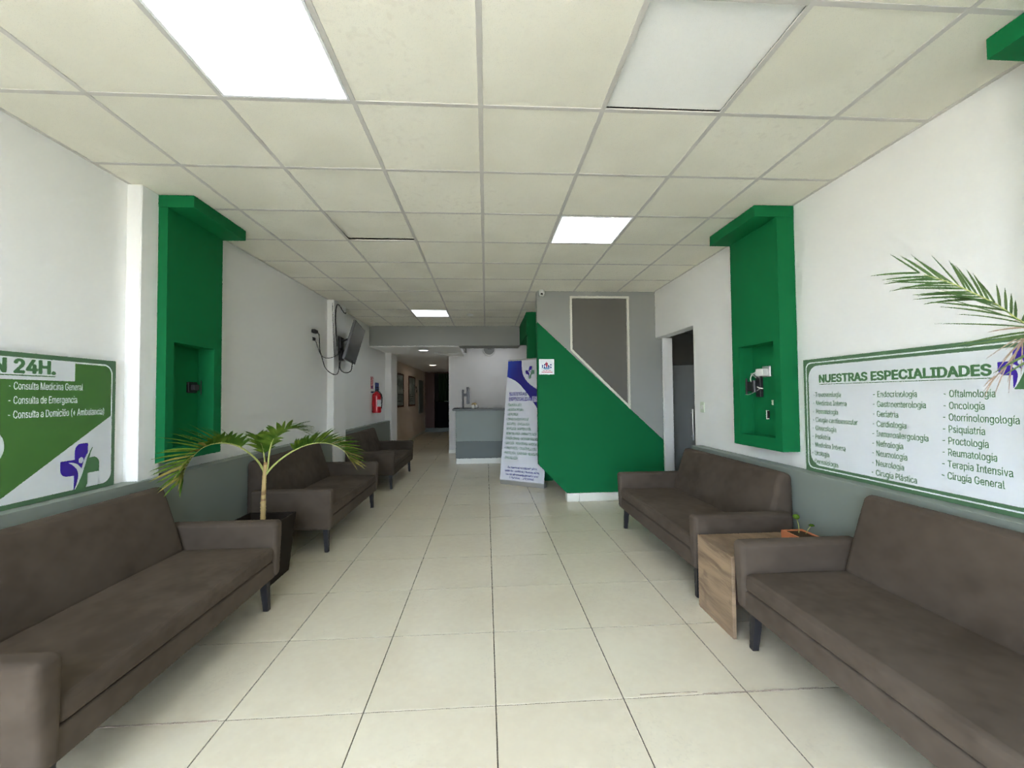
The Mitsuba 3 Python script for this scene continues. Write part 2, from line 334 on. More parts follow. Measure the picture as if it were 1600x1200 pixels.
# framed pictures, plate and grey door on the corridor wall
for k, (y0, y1, z0, z1, w) in enumerate([(11.6, 12.85, 1.14, 2.12, 'framed glass picture nearest the white column on the beige corridor wall'), (13.70, 14.92, 1.13, 2.12, 'framed glass picture further along the beige corridor wall')]):
    t = thing('framed_picture', w, 'picture', 'framed pictures on the corridor wall')
    o = sbox(y0, z0, y1, z1); q = sbox(y0+.06, z0+.05, y1-.06, z1-.05)
    put('frame', prism_yz(o.difference(q), -2.5, -2.474), 'm_dark_wood', t); put('glass_print', prism_yz(q, -2.5, -2.48), 'm_picture', t)
    put('print_line', join(box(-2.480, -2.4785, y0+.1, y1-.15, 1.50, 1.515), *[box(-2.48, -2.4785, y0+.14, y1-.3, 1.30+.07*q_, 1.32+.07*q_) for q_ in range(k*2+1)]), 'm_black', t)
one('door_plate', join(box(-2.5, -2.492, 15.18, 15.36, 1.72, 1.80), box(-2.5, -2.492, 15.20, 15.38, 1.60, 1.68)), 'm_black', 'small dark plate on the corridor wall after the pictures', 'plate')
one('notice_board', box(-2.498, -2.47, 15.75, 16.75, .82, 2.06, .004), 'm_low_wall', 'tall grey board on the corridor wall near the dark doorway', 'board')
t = thing('downlight', 'small round downlight in the low white ceiling before the corridor', 'ceiling light')
put('ring', lathe([(.095, 0), (.12, 0), (.12, -.012), (.095, -.014), (.095, 0)], (-1.36, 9.25, 2.455)), 'm_lamp_rim', t, 40)
d = lathe([(0, -.006), (.095, -.006), (.095, -.001), (0, -.001)], (-1.36, 9.25, 2.4555)); put('lens', d, 'm_white_plastic', t, emit=[DOWN, DOWN, DOWN*1.1])
t = thing('reception_lamp', 'square light panel over the reception hidden behind the grey beam', 'ceiling light')
put('frame', prism_xy(sbox(-.02, 9.58, .62, 10.22).difference(sbox(0, 9.6, .6, 10.2)), HC-.02, HC-.001), 'm_lamp_rim', t)
put('diffuser', box(0, .6, 9.6, 10.2, HC-.016, HC-.001), 'm_white_plastic', t, emit=[1.75, 1.78, 1.95])
t = thing('corridor_lamp', 'round lamp on the corridor ceiling', 'ceiling light')
put('ring', lathe([(.11, 0), (.14, 0), (.14, -.012), (.11, -.014), (.11, 0)], (-1.7, 13.6, 2.455)), 'm_lamp_rim', t, 40)
put('lens', lathe([(0, -.006), (.11, -.006), (.11, -.001), (0, -.001)], (-1.7, 13.6, 2.4555)), 'm_white_plastic', t, emit=[7., 6.0, 5.0])

# ------------------------------------------------------------------ stair wall in grey and green
SY = 5.65
outline = Polygon([(.70, HC+.1), (.70, .50), (1.075, .115), (2.49, .115), (2.49, HC+.1)])
green = Polygon([(.70, 2.43), (.70, .50), (1.075, .115), (2.49, .115), (2.49, .745)]).intersection(outline)
panel = Polygon([(1.15, 2.785), (1.97, 2.785), (1.97, 1.23), (1.15, 2.045)])
grey = outline.difference(green).difference(panel)
st = struct('wall_stairs', prism_xz(grey, SY, SY+.12), 'm_grey_wall', 'grey stair wall with a green slanted lower part')
put('green_part', prism_xz(green, SY-.003, SY+.12), 'm_green', st, label='green slanted lower part')
put('glossy_panel', prism_xz(panel.buffer(-.004, join_style=2), SY+.02, SY+.06), 'm_stair_panel', st, label='dark glossy panel with slanted lower edge')
put('panel_frame', prism_xz(panel.difference(panel.buffer(-.028, join_style=2)), SY-.014, SY+.02), 'm_skirting', st, label='thin white frame round the dark panel')
x_ = 1.075
for w in (.17, .6, .6, .1):
    put('skirting_tile', box(x_+.0015, min(x_+w, 2.33)-.0015, SY-.010, SY+.11, 0, .113, .002), 'm_skirting', st); x_ += w
struct('trim_9', join(box(.715, 1.11, 7.05, 7.35, 0, HC), box(.69, .85, 7.06, 8.5, 2.46, HC)), 'm_green', 'dark green column and beam behind the stair wall')
struct('wall_stairs_back', box(1.11, 2.4, 7.2, 7.3, .0, HC), 'm_grey_dark', 'dark wall under the stairs')
t = thing('dome_camera', 'white dome security camera at the ceiling corner of the grey stair wall', 'security camera')
put('housing', lathe([(0, 0), (.036, 0), (.040, -.03), (.038, -.055), (.026, -.082), (0, -.09)], (.757, 5.585, HC)), 'm_white_plastic', t, 50)
lens = lathe([(0, 0), (.017, 0), (.013, .008), (0, .011)], (0, 0, 0), 20)
put('lens', place(lens, (.755, 5.553, HC-.058), (1, 0, 0), (0, .35, .94), (0, -.94, .35)), 'm_black', t, 40)
# square notice stuck on the green wall
t = thing('wall_notice', 'small square white notice with red and blue print on the green stair wall', 'notice')
put('sheet', box(.716, .925, SY-.0065, SY-.0035, 1.715, 1.925, .0005), 'm_sign_white', t)
def wn(poly, y=SY-.0065): return prism_xz(poly, y-.0012, y)
put('heart_print', wn(Polygon([(.80, 1.86), (.82, 1.885), (.84, 1.86), (.83, 1.83), (.82, 1.815), (.81, 1.83)])), 'm_red', t)
put('figure_print', join(*[wn(Point(.765+.028*k, 1.835+.012*((k*7) % 3)).buffer(.010)) for k in range(5)], *[wn(sbox(.757+.028*k, 1.80, .773+.028*k, 1.825)) for k in range(5)]), 'm_dark_blue_print', t)
put('wave_print', wn(Polygon([(.775, 1.805), (.87, 1.805), (.85, 1.785), (.79, 1.785)])), 'm_sky_print', t)
put('text_line', join(wn(sbox(.765, 1.766, .885, 1.772)), wn(sbox(.752, 1.742, .898, 1.751))), 'm_red_print', t)

# ------------------------------------------------------------------ doorway on the right with the room behind
struct('door_1', box(2.405, 2.535, 5.56, 5.60, 0, 2.2, .003), 'm_wall', 'white door jamb inside the doorway on the right')
struct('wall_side_room', join(box(4.1, 4.2, 4.0, 8, 0, 2.9), box(2.49, 4.2, 7.9, 8.0, 0, 2.9), box(2.49, 4.2, 4.0, 4.1, 0, 2.9), box(2.45, 4.2, 4.0, 8, 2.6, 2.7)), 'm_side_room', 'grey walls of the side room behind the doorway')
t = thing('grey_partition', 'grey partition cabinet with a tall chrome handle in the doorway on the right', 'cabinet')
put('panel', box(2.60, 4.0, 6.15, 6.65, 0, 1.87, .005), 'm_grey_wall', t)
put('handle', tube([(3.075, 6.10, .74), (3.075, 6.10, 1.21)], .014, 10), 'm_chrome', t, 40, label='tall chrome bar handle')
for z in (.80, 1.15): put('handle_post', tube([(3.075, 6.16, z), (3.075, 6.10, z)], .008, 8), 'm_chrome', t, 40)
t = thing('toy_figure', 'small orange figure standing on top of the grey partition cabinet', 'figure')
put('body', lathe([(0, 0), (.045, 0), (.05, .05), (.03, .11), (0, .12)], (2.83, 6.35, 1.87), 16), 'm_terracotta', t, 50)
put('head', trimesh.creation.icosphere(2, .035).apply_translation((2.83, 6.35, 2.005)), 'm_orange_red', t, True)
t = thing('light_switch', 'cream light switch on the white wall right of the doorway', 'switch')
put('plate', box(XR-.010, XR-.0005, 4.375, 4.455, 1.23, 1.345, .003), 'm_ivory_plastic', t); put('rocker', box(XR-.014, XR-.009, 4.395, 4.435, 1.265, 1.31, .002), 'm_white_plastic', t)

# ------------------------------------------------------------------ green wall units with canopy and niche
def wall_unit(s, y0, label, niche=True):
    t = thing('green_wall_unit', label, 'wall panel', 'green wall units on the side walls')
    xi, xo = 2.20, 2.335
    y1 = y0+.61
    face = sbox(y0, .99, y1, 2.80)
    hole = sbox(y0+.075, 1.085, y1-.095, 1.83)
    a, b = sorted((s*xi, s*xo))
    put('body', prism_yz(face.difference(hole), a, b), 'm_green', t)
    a, b = sorted((s*(xo-.012), s*xo)); put('niche_back', prism_yz(hole, a, b), 'm_green', t)
    put('canopy', box(s*2.025, s*xo, y0-.004, y1+.02, 2.762, HC-.003, .002), 'm_green', t)
    return t
u1 = wall_unit(-1, 3.03, 'green wall unit with canopy and niche on the left wall beside the white column')
u2 = wall_unit(1, 3.01, 'green wall unit with canopy and niche on the right wall beside the white specialties sign')
u3 = wall_unit(1, .905, 'green wall unit on the right wall near the camera, only its canopy corner in view')
# left niche bracket
t = thing('tv_bracket', 'small black socket bracket in the niche of the left green wall unit', 'bracket')
put('plate', box(-2.323, -2.305, 3.41, 3.51, 1.475, 1.56, .003), 'm_black', t); put('arm', box(-2.305, -2.275, 3.43, 3.49, 1.495, 1.54, .004), 'm_black_soft', t); put('cover', box(-2.285, -2.281, 3.515, 3.522, 1.46, 1.575), 'm_tv_case', t)
# right niche fittings
t = thing('tv_bracket', 'black articulated bracket in the niche of the right green wall unit', 'bracket')
put('plate', box(2.295, 2.323, 3.39, 3.45, 1.40, 1.60, .003), 'm_black', t)
put('arm', box(2.255, 2.30, 3.41, 3.52, 1.45, 1.53, .006), 'm_black', t); put('knuckle', lathe([(0, 0), (.022, 0), (.022, .10), (0, .10)], (2.265, 3.42, 1.44), 14), 'm_black', t, 40)
put('slotted_end', box(2.25, 2.262, 3.505, 3.522, 1.42, 1.56, .002), 'm_black_soft', t)
for q in (0, .04): put('stud', tube([(2.30, 3.40+q, 1.56), (2.25, 3.40+q, 1.60)], .005, 6), 'm_silver', t)
t = thing('power_adapter', 'white power adapter plugged into the niche of the right green wall unit', 'adapter')
put('body', box(2.262, 2.312, 3.31, 3.40, 1.575, 1.635, .004), 'm_white_plastic', t); put('socket_plate', box(2.311, 2.324, 3.285, 3.385, 1.565, 1.655, .003), 'm_silver', t)
put('cable', tube(spline([(2.285, 3.40, 1.60), (2.27, 3.455, 1.59), (2.265, 3.47, 1.555), (2.27, 3.43, 1.50), (2.285, 3.38, 1.475), (2.30, 3.36, 1.47)], 30), .0045, 8), 'm_white_plastic', t, 40)
put('loose_wire', tube(spline([(2.29, 3.37, 1.475), (2.26, 3.42, 1.44), (2.25, 3.50, 1.42), (2.26, 3.54, 1.43)], 20), .003, 6), 'm_silver', t, 40)
t = thing('wall_socket', 'small white and black socket low in the niche of the right green wall unit', 'socket')
put('plate', box(2.316, 2.323, 3.325, 3.358, 1.215, 1.29, .001), 'm_white_plastic', t); put('opening', box(2.312, 2.3165, 3.312, 3.336, 1.225, 1.285), 'm_black', t)
one('screw_anchor', box(2.314, 2.323, 3.268, 3.282, 1.335, 1.375, .001), 'm_ivory_plastic', 'pale screw anchor in the niche of the right green wall unit', 'screw')

# ------------------------------------------------------------------ logo: a cross of four petals with a white figure
def logo_polys():
    """unit square: purple part, green part, white part left as gaps"""
    R = lambda x0, y0, x1, y1: sbox(x0, y0, x1, y1)
    top = R(.34, .66, .67, 1.0).union(R(.34, .55, .67, .70)); top = top.difference(R(.34, .82, .50, 1.0)).union(Point(.50, .84).buffer(.16).intersection(R(.34, .68, .67, 1.0)))
    left = R(0, .34, .36, .67).difference(R(0, .34, .17, .52)).union(Point(.17, .51).buffer(.17).intersection(R(0, .34, .4, .67)))
    cen = R(.33, .02, .67, .67)
    right = R(.62, .34, .98, .67).difference(R(.80, .50, .98, .67)).union(Point(.81, .51).buffer(.17).intersection(R(.62, .34, .98, .68)))
    bottom = R(.33, 0, .67, .36).difference(R(.50, 0, .67, .17)).union(Point(.50, .16).buffer(.17).intersection(R(.33, 0, .67, .36)))
    def arc(pts, w): 
        from scipy.interpolate import CubicSpline
        q = np.array(pts, float); c = CubicSpline(np.linspace(0, 1, len(q)), q)(np.linspace(0, 1, 30)); ww = np.interp(np.linspace(0, 1, 30), np.linspace(0, 1, len(w)), w)
        d = np.gradient(c, axis=0); nrm = np.c_[-d[:, 1], d[:, 0]]/np.linalg.norm(d, axis=1, keepdims=True)
        return Polygon(np.vstack([c+nrm*ww[:, None], (c-nrm*ww[:, None])[::-1]])).buffer(0)
    fig = arc([(.19, .62), (.36, .55), (.47, .42), (.47, .24), (.33, .0)], [.004, .04, .055, .055, .012]).union(arc([(.80, .92), (.66, .70), (.57, .48), (.50, .25), (.33, .0)], [.012, .05, .05, .06, .01]))
    head = Point(.50, .64).buffer(.065)
    div = Polygon([(.33, -.02), (.44, .14), (.52, .36), (.60, .60), (.70, .78), (.86, 1.05), (1.1, 1.05), (1.1, -.02)])
    pur = top.union(left).union(cen).difference(div).difference(fig).difference(head)
    grn = right.union(bottom).union(R(.50, .25, .66, .6)).intersection(div).difference(fig.difference(div.buffer(-.03)))
    swoosh = arc([(.80, .90), (.68, .66), (.60, .42), (.50, .20), (.35, .01)], [.004, .025, .03, .03, .004])
    return pur.buffer(-.003).buffer(.003), grn.union(swoosh).buffer(-.003).buffer(.003)
LP, LG = logo_polys()
def scaled(poly, w, h): return shapely.affinity.scale(poly, w, h, origin=(0, 0))
import shapely.affinity

# ------------------------------------------------------------------ left sign
def rrect(x0, y0, x1, y1, r, corners='abcd'):
    return sbox(x0+r, y0+r, x1-r, y1-r).buffer(r, 12)
t = thing('clinic_sign', 'green and white 24 hour consultation sign on the left wall above the low ledge', 'sign')
ox = -2.345; W0, W1, Z0, Z1 = 1.42, 2.79, .897, 1.668
frame_e, frame_u, frame_n = np.array([-.0, 1, 0]), np.array([0, 0, 1.]), np.array([1., 0, 0])
def LS(poly, d, off): return place(extrude(poly, d), (ox+off, 0, 0), frame_e, frame_u, frame_n)
full = sbox(W0, Z0, W1, Z1)
put('board', LS(full, .02, 0), 'm_sign_frame', t, label='dark green frame edge')
panelp = rrect(W0+.025, Z0+.025, W1-.025, Z1-.025, .06)
put('white_panel', LS(panelp, .0015, .0205), 'm_sign_white', t)
gp = rrect(W0+.035, Z0+.035, W1-.035, Z1-.035, .052)
diag = Polygon([(W0, .40), (2.07, .885), (2.17, .955), (2.755, 1.327), (2.9, 1.42), (2.9, 1.8), (W0, 1.8)])
head = sbox(W0, 1.532, 2.525, 1.645)
put('green_field', LS(gp.intersection(diag).difference(head), .0012, .0222), 'm_sign_green', t)
put('heading', heavy(text('ATENCIÓN 24H.', .066, (ox+.0223, 1.70, 1.567), frame_e, frame_u, frame_n, width=.715, bold=True), frame_e, frame_u, .003), 'm_letter_green', t)
put('heading_underline', LS(sbox(1.70, 1.551, 2.415, 1.556), .0012, .0223), 'm_letter_green', t)
for k, s in enumerate(['- Consulta Medicina General', '- Consulta de Emergencia', '- Consulta a Domicilio (+ Ambulancia)']):
    put('text_line', text(s, .038, (ox+.0236, 2.193, 1.482-.0715*k), frame_e, frame_u, frame_n, width=(.378, .345, .515)[k]), 'm_sign_white', t)
put('ring_print', LS(Point(2.075, 1.205).buffer(.105).difference(Point(2.075, 1.205).buffer(.085)), .0012, .0236), 'm_sign_white', t)
put('logo_purple', place(extrude(scaled(LP, .235, .265), .0012), (ox+.0223, 2.453, .912), frame_e, frame_u, frame_n), 'm_purple', t, label='purple half of the cross logo')
put('logo_green', place(extrude(scaled(LG, .235, .265), .0012), (ox+.0223, 2.453, .912), frame_e, frame_u, frame_n), 'm_letter_green', t, label='green half of the cross logo')

# ------------------------------------------------------------------ right sign
t = thing('specialties_sign', 'white sign with green border listing medical specialties on the right wall', 'sign')
E_, U_, N_ = np.array([0, -1., 0]), np.array([0, 0, 1.]), np.array([-1., 0, 0])
S0 = 2.935
def RS(poly, d, off): return place(extrude(poly, d), (XR-off, S0, 0), E_, U_, N_)     # poly in (distance from the far end, z)
SW, Z0, Z1 = 1.36, .872, 1.668
put('board', RS(sbox(0, Z0, SW, Z1), .02, 0), 'm_sign_frame', t, label='green border')
o1 = rrect(.022, Z0+.022, SW-.022, Z1-.022, .045); o2 = rrect(.030, Z0+.030, SW-.030, Z1-.030, .040)
put('border_line', RS(o1.difference(o2), .0012, .0205), 'm_sign_white', t)
put('white_panel', RS(rrect(.048, Z0+.048, SW-.048, Z1-.048, .085), .0015, .0205), 'm_sign_white', t)
o_ = XR-.0222
put('heading', heavy(text('NUESTRAS ESPECIALIDADES', .050, (o_, 2.79, 1.502), E_, U_, N_, width=1.0, bold=True), E_, U_, .0022), 'm_letter_green', t)
put('heading_underline', RS(sbox(.145, 1.486, 1.15, 1.4895), .0012, .0222), 'm_letter_green', t)
cols = [(2.845, ['-Traumatología', '- Medicina Interna', '- Hematología', '- Cirugia cardiovascular', '- Ginecología', '- Pediatria', '- Medicina Interna', '- Urología', '- Dermatología'], .70, .033),
        (2.385, ['- Endocrinología', '- Gastroenterología', '- Geriatría', '- Cardiología', '- Inmunoalergología', '- Nefrología', '- Neumología', '- Neurología', '- Cirugía Plástica'], .70, .0345),
        (1.995, ['- Oftalmología', '- Oncología', '- Otorrinolongología', '- Psiquiatría', '- Proctología', '- Reumatología', '- Terapia Intensiva', '- Cirugía General'], .66, .0355)]
for c, (y, lines, sq, h) in enumerate(cols):
    for k, s in enumerate(lines):
        put('text_line', text(s, h, (o_, y+.004*k*(1 if c == 0 else .8), 1.400-(.0584 if c < 2 else .0588)*k), E_, U_, N_, squeeze=sq), 'm_letter_green', t)
lo = (XR-.0222, 1.765, 1.435)
put('logo_purple', place(extrude(scaled(LP, .165, .185), .0012), lo, E_, U_, N_), 'm_purple', t, label='purple half of the cross logo')
put('logo_green', place(extrude(scaled(LG, .165, .185), .0012), lo, E_, U_, N_), 'm_letter_green', t, label='green half of the cross logo')

# ------------------------------------------------------------------ sofas
def puff(man, zmid, amp, seed, edge=.03):
    m = tm(man.refine_to_length(edge)); v = m.vertices.copy(); lo, hi = m.bounds
    a = (v[:, 0]-lo[0])/(hi[0]-lo[0]); b = (v[:, 1]-lo[1])/(hi[1]-lo[1])
    w = np.clip((v[:, 2]-zmid)/.02, 0, 1)
    n = meshkit.fbm(v*np.array([7, 4, 3.]), 3, seed)-.5
    v[:, 2] += w*(amp*(16*a*(1-a)*b*(1-b))**.6 + .010*n*(16*a*(1-a)*b*(1-b))**.5)
    m.vertices = v; return m
sofa_n = 0
def sofa(s, y0, y1, label):
    global sofa_n; sofa_n += 1
    t = thing('sofa', label, 'sofa', 'dark brown suede sofas along the walls')
    X = lambda u: s*(1.42+u)
    def arm(ya, yb, out):       # out: direction of the outer side
        r = .030; pts = []
        yo, yi = (yb, ya) if out > 0 else (ya, yb)
        for u, z in ((.0, .59), (.72, .59)):
            for y, q in ((yo, -out), (yi, out)): pts.append((X(u)+s*(r if u < .3 else -r), y+q*r, z-r))
        for u in (.0, .70):
            for y, q, ins in ((yo, -out, .018), (yi, out, 0)): pts.append((X(u)+s*(r+.006 if u < .3 else -r), y+q*(r+ins*1.0), .215+r))
        # a soft belly: the outer side bulges a little below the top
        for u in (.004, .715): pts.append((X(u)+s*(r if u < .3 else -r), yo-out*(r-.004), .47))
        return soft(pts, r)
    put('armrest', tm(arm(y0, y0+.098, -1)), 'm_suede', t, 35); put('armrest', tm(arm(y1-.098, y1, 1)), 'm_suede', t, 35)
    yi0, yi1 = y0+.092, y1-.092
    put('seat', puff(rounded(X(.012), X(.665), yi0, yi1, .328, .425, .028), .40, .014, 5+sofa_n), 'm_suede', t, 40)
    put('rail', tm(rounded(X(.018), X(.70), yi0-.02, yi1+.02, .213, .329, .012, 12)), 'm_suede', t, 35)
    r = .042
    bk = soft([(X(.585)+s*r, y, .39+r) for y in (yi0+r+.004, yi1-r-.004)] + [(X(.70)+s*r, y, .852-r) for y in (yi0+r+.012, yi1-r-.012)] +
              [(X(.80)-s*r, y, .845-r) for y in (yi0+r+.012, yi1-r-.012)] + [(X(.80)-s*r, y, .33+r) for y in (yi0+r, yi1-r)], r, 20)
    m = tm(bk.refine_to_length(.05)); v = m.vertices.copy(); b = np.clip((v[:, 1]-yi0)/(yi1-yi0), 0, 1)
    front = np.clip((1.42+.74-np.abs(v[:, 0]))/.05, 0, 1)*np.clip((v[:, 2]-.42)/.1, 0, 1)*np.clip((.84-v[:, 2])/.1, 0, 1)
    v[:, 0] -= s*front*.012*(4*b*(1-b))**.5; m.vertices = v
    put('backrest', m, 'm_suede', t, 40)
    for u in (.075, .66):
        for y in (y0+.10, y1-.10):
            k0, k1 = .024, .016; sp = .012*(1 if y > (y0+y1)/2 else -1)
            q = [(X(u)+a*k0, y+b*k0, .216) for a in (-1, 1) for b in (-1, 1)] + [(X(u-.012 if u < .3 else u)+a*k1, y+sp+b*k1, 0.0) for a in (-1, 1) for b in (-1, 1)]
            put('leg', trimesh.convex.convex_hull(np.array(q)), 'm_leg', t)
    return t
sofa(-1, 1.44, 3.055, 'brown suede sofa at the front left, beneath the green 24 hour sign')
sofa(-1, 3.95, 5.68, 'brown suede sofa on the left behind the potted palm, middle of the three left sofas')
sofa(-1, 6.60, 8.33, 'brown suede sofa furthest back on the left, below the fire extinguisher wall')
sofa(1, .66, 2.39, 'brown suede sofa at the front right, beneath the white specialties sign')
sofa(1, 2.83, 4.555, 'brown suede sofa on the right next to the doorway, beyond the wooden side table')

# ------------------------------------------------------------------ side table with its little planter
t = thing('side_table', 'wood-grain cube side table between the two right sofas', 'side table')
put('front_panel', box(1.425, 1.447, 2.405, 2.80, 0, .455, .001), 'm_wood', t)
put('top', box(1.425, 2.15, 2.405, 2.80, .455, .475, .001), 'm_wood', t)
put('side_panel', box(1.447, 2.15, 2.782, 2.80, 0, .455, .001), 'm_wood_edge', t); put('back_panel', box(2.13, 2.15, 2.41, 2.78, 0, .455, .001), 'm_wood_edge', t)
t = thing('small_planter', 'low terracotta planter on the wooden side table', 'planter')
def tray(x0, x1, y0, y1, z0, z1, w): return prism_xy(sbox(x0, y0, x1, y1).difference(sbox(x0+w, y0+w, x1-w, y1-w)), z0, z1)
put('tray', join(tray(1.945, 2.09, 2.44, 2.70, .475, .524, .014), box(1.945, 2.09, 2.44, 2.70, .475, .488)), 'm_terracotta', t)
put('soil', box(1.959, 2.076, 2.454, 2.686, .487, .517), 'm_soil', t)
t = thing('tiny_plant', 'tiny sprout with a round green leaf in the terracotta planter', 'plant')
put('stem', tube(spline([(2.03, 2.65, .51), (2.028, 2.65, .57), (2.016, 2.65, .612)], 10), .0022, 6), 'm_palm_stem', t, 40)
lf = trimesh.creation.icosphere(2, .020); lf.vertices *= (1, 1, .8); lf.apply_translation((2.014, 2.65, .622)); put('leaf', lf, 'm_palm_leaf', t, True)
put('stem', tube(spline([(2.05, 2.62, .51), (2.08, 2.63, .545), (2.105, 2.64, .562)], 10), .002, 6), 'm_palm_stem', t, 40)
lf = trimesh.creation.icosphere(2, .017); lf.vertices *= (1, 1, .4); lf.apply_translation((2.11, 2.64, .566)); put('leaf', lf, 'm_palm_leaf', t, True)

# ------------------------------------------------------------------ palms
def leaflet(base, d, up, L, w, droop, seg=7, fold=.25):
    d = d/np.linalg.norm(d); side = np.cross(d, up); side /= np.linalg.norm(side); nrm = np.cross(side, d)
    s = np.linspace(0, 1, seg+1); V = []
    for q in s:
        ww = w*(math.sin(math.pi*min(1, .12+.88*q)**.75) if q < 1 else 0)*.5 + (0.0008 if q < 1 else .0003)
        c = base + d*L*q*(1-.12*droop*q) + np.array([0, 0, -1.])*droop*L*q*q*.5
        V += [c+side*ww+nrm*fold*ww, c, c-side*ww+nrm*fold*ww]
    F = []
    for i in range(seg):
        a = 3*i
        F += [[a, a+1, a+4], [a, a+4, a+3], [a+1, a+2, a+5], [a+1, a+5, a+4]]
    return trimesh.Trimesh(np.array(V), F, process=False)
def frond(t, pts, n, L, w, droop, leafm, stemm, r0=.008, start=.3, ang=(60, 25), seed=0, lift=.25, tipm=None, up0=(0, 0, 1), other=None):
    """a rachis with leaflets on both sides; other: (L, ang, droop) of the second side where it differs"""
    rg = np.random.default_rng(seed); c = spline(pts, 80)
    f = put('frond', tube(c[::2], r0, 7, r0*.22), stemm, t, 50)
    tang = np.gradient(c, axis=0); tang /= np.linalg.norm(tang, axis=1, keepdims=True)
    for k in range(n):
        q = start+(1-start)*(k/(n-1)); i = min(79, int(q*79)); tg = tang[i]
        sd = np.cross(tg, up0); sd /= np.linalg.norm(sd)+1e-9; upv = np.cross(sd, tg)
        for sg in (1, -1):
            l0, an, dp = (L, ang, droop) if sg > 0 or other is None else other
            a = math.radians(np.interp(q, [start, 1], an)+rg.normal(0, 4)); ln = l0*np.interp(q, [start, start+.2*(1-start), .8, 1], [.72, 1, .95, .6])*(1+rg.normal(0, .07))
            d = tg*math.cos(a)+sd*sg*math.sin(a)+upv*(lift+rg.normal(0, .06))
            m = leafm if not (tipm and q > .7 and rg.random() < .5) else tipm
            put('leaflet', leaflet(c[i]+rg.normal(0, .0008, 3), d, upv, ln, w*(1 if q < .92 else .75), dp+rg.normal(0, .07)), m, f)
    return f
# potted palm on the left
t = thing('palm_planter', 'tall dark brown square planter between the two nearest left sofas', 'planter')
def taper(cx, cy, h0, h1, z0, z1): return [(cx+a*h0, cy+b*h0, z0) for a in (-1, 1) for b in (-1, 1)]+[(cx+a*h1, cy+b*h1, z1) for a in (-1, 1) for b in (-1, 1)]
PX, PY = -1.80, 3.50
A = m3.Manifold.hull_points(np.array(taper(PX, PY, .15, .19, 0, .468))); B = m3.Manifold.hull_points(np.array(taper(PX, PY, .137, .177, .05, .49)))
put('pot', tm(A-B), 'm_pot', t); put('soil', box(PX-.160, PX+.160, PY-.160, PY+.160, .30, .37), 'm_soil', t)
t = thing('palm', 'young palm with arching feathery fronds in the dark brown planter', 'palm')
AP = np.array([-1.768, 3.5, .915])
put('trunk', tube(spline([(-1.785, 3.5, .36), (-1.783, 3.5, .60), (-1.778, 3.5, .76), AP], 24), .021, 14, .014), 'm_trunk', t, 50)
for z in (.53, .555, .59): put('stem_ring', lathe([(.017, 0), (.0225, .003), (.0225, .008), (.017, .011)], (-1.784, 3.5, z), 14), 'm_trunk', t, 40)
frond(t, [[-1.772, 3.5, 0.82], [-1.802, 3.46, 0.923], [-1.818, 3.38, 0.995], [-1.857, 3.28, 1.071], [-1.903, 3.15, 1.11], [-1.945, 3.03, 1.093], [-1.975, 2.95, 1.023], [-1.99, 2.90, 0.906]], 26, .25, .026, .22, 'm_palm_leaf', 'm_palm_stem', .009, .40, (72, 30), 1, .75, tipm='m_palm_leaf_yellow', other=(.22, (66, 30), .45))
frond(t, [[-1.767, 3.5, 0.82], [-1.753, 3.52, 0.949], [-1.744, 3.56, 1.073], [-1.702, 3.62, 1.146], [-1.635, 3.68, 1.172], [-1.568, 3.72, 1.141]], 18, .24, .028, .40, 'm_palm_leaf', 'm_palm_stem', .009, .45, (72, 30), 2, .35)
frond(t, [[-1.762, 3.5, 0.82], [-1.723, 3.5, 0.87], [-1.659, 3.5, 0.93], [-1.558, 3.52, 1.002], [-1.445, 3.55, 1.049], [-1.333, 3.58, 1.054], [-1.226, 3.6, 1.013], [-1.142, 3.6, 0.91]], 26, .24, .027, .35, 'm_palm_leaf', 'm_palm_stem', .009, .38, (72, 30), 3, .65, tipm='m_palm_leaf_yellow')
frond(t, [[-1.772, 3.5, 0.82], [-1.82, 3.58, 0.95], [-1.90, 3.67, 1.065], [-1.98, 3.75, 1.10]], 14, .17, .022, .45, 'm_palm_leaf', 'm_palm_stem', .008, .45, (64, 30), 4, .45)

# date palm in a pot by the shopfront on the right: one frond reaches into view
t = thing('date_palm_planter', 'dark planter by the shopfront, out of the photo on the right', 'planter')
PX2, PY2 = 1.98, .30
A = m3.Manifold.hull_points(np.array(taper(PX2, PY2, .15, .19, 0, .50))); B = m3.Manifold.hull_points(np.array(taper(PX2, PY2, .137, .177, .05, .52)))
put('pot', tm(A-B), 'm_pot', t); put('soil', box(PX2-.172, PX2+.172, PY2-.172, PY2+.172, .40, .455), 'm_soil', t)
t = thing('date_palm', 'date palm whose feathery green frond reaches over the white sign at the right edge', 'palm')
C2 = np.array([1.98, .32, 1.30])
put('trunk', tube(spline([(1.98, .30, .44), (1.97, .30, .9), C2], 14), .045, 14, .035), 'm_trunk', t, 50)
frond(t, [C2, (1.90, .62, 1.43), (1.70, .92, 1.54), [1.579, 1.08, 1.592], [1.559, 1.12, 1.623], [1.534, 1.16, 1.684], [1.501, 1.19, 1.724], [1.464, 1.21, 1.757], [1.413, 1.23, 1.786], [1.373, 1.24, 1.803]], 32, .185, .0078, .05, 'm_date_leaf', 'm_palm_stem', .006, .60, (104, 26), 7, .02, up0=(.25, -1, .2), other=(.245, (82, 26), .14))
frond(t, [C2, (1.88, .68, 1.42), (1.68, 1.02, 1.60), [1.600, 1.14, 1.598], [1.586, 1.16, 1.547], [1.573, 1.18, 1.497], [1.542, 1.18, 1.472]], 16, .13, .0045, .4, 'm_dry_leaf', 'm_dry_leaf', .006, .62, (40, 18), 8, .05, up0=(.25, -1, .2))
frond(t, [C2, C2+(.05, -.2, .25), C2+(.12, -.5, .40), C2+(.2, -.75, .30)], 20, .28, .012, .4, 'm_date_leaf', 'm_palm_stem', .009, .3, (60, 25), 9, .15)

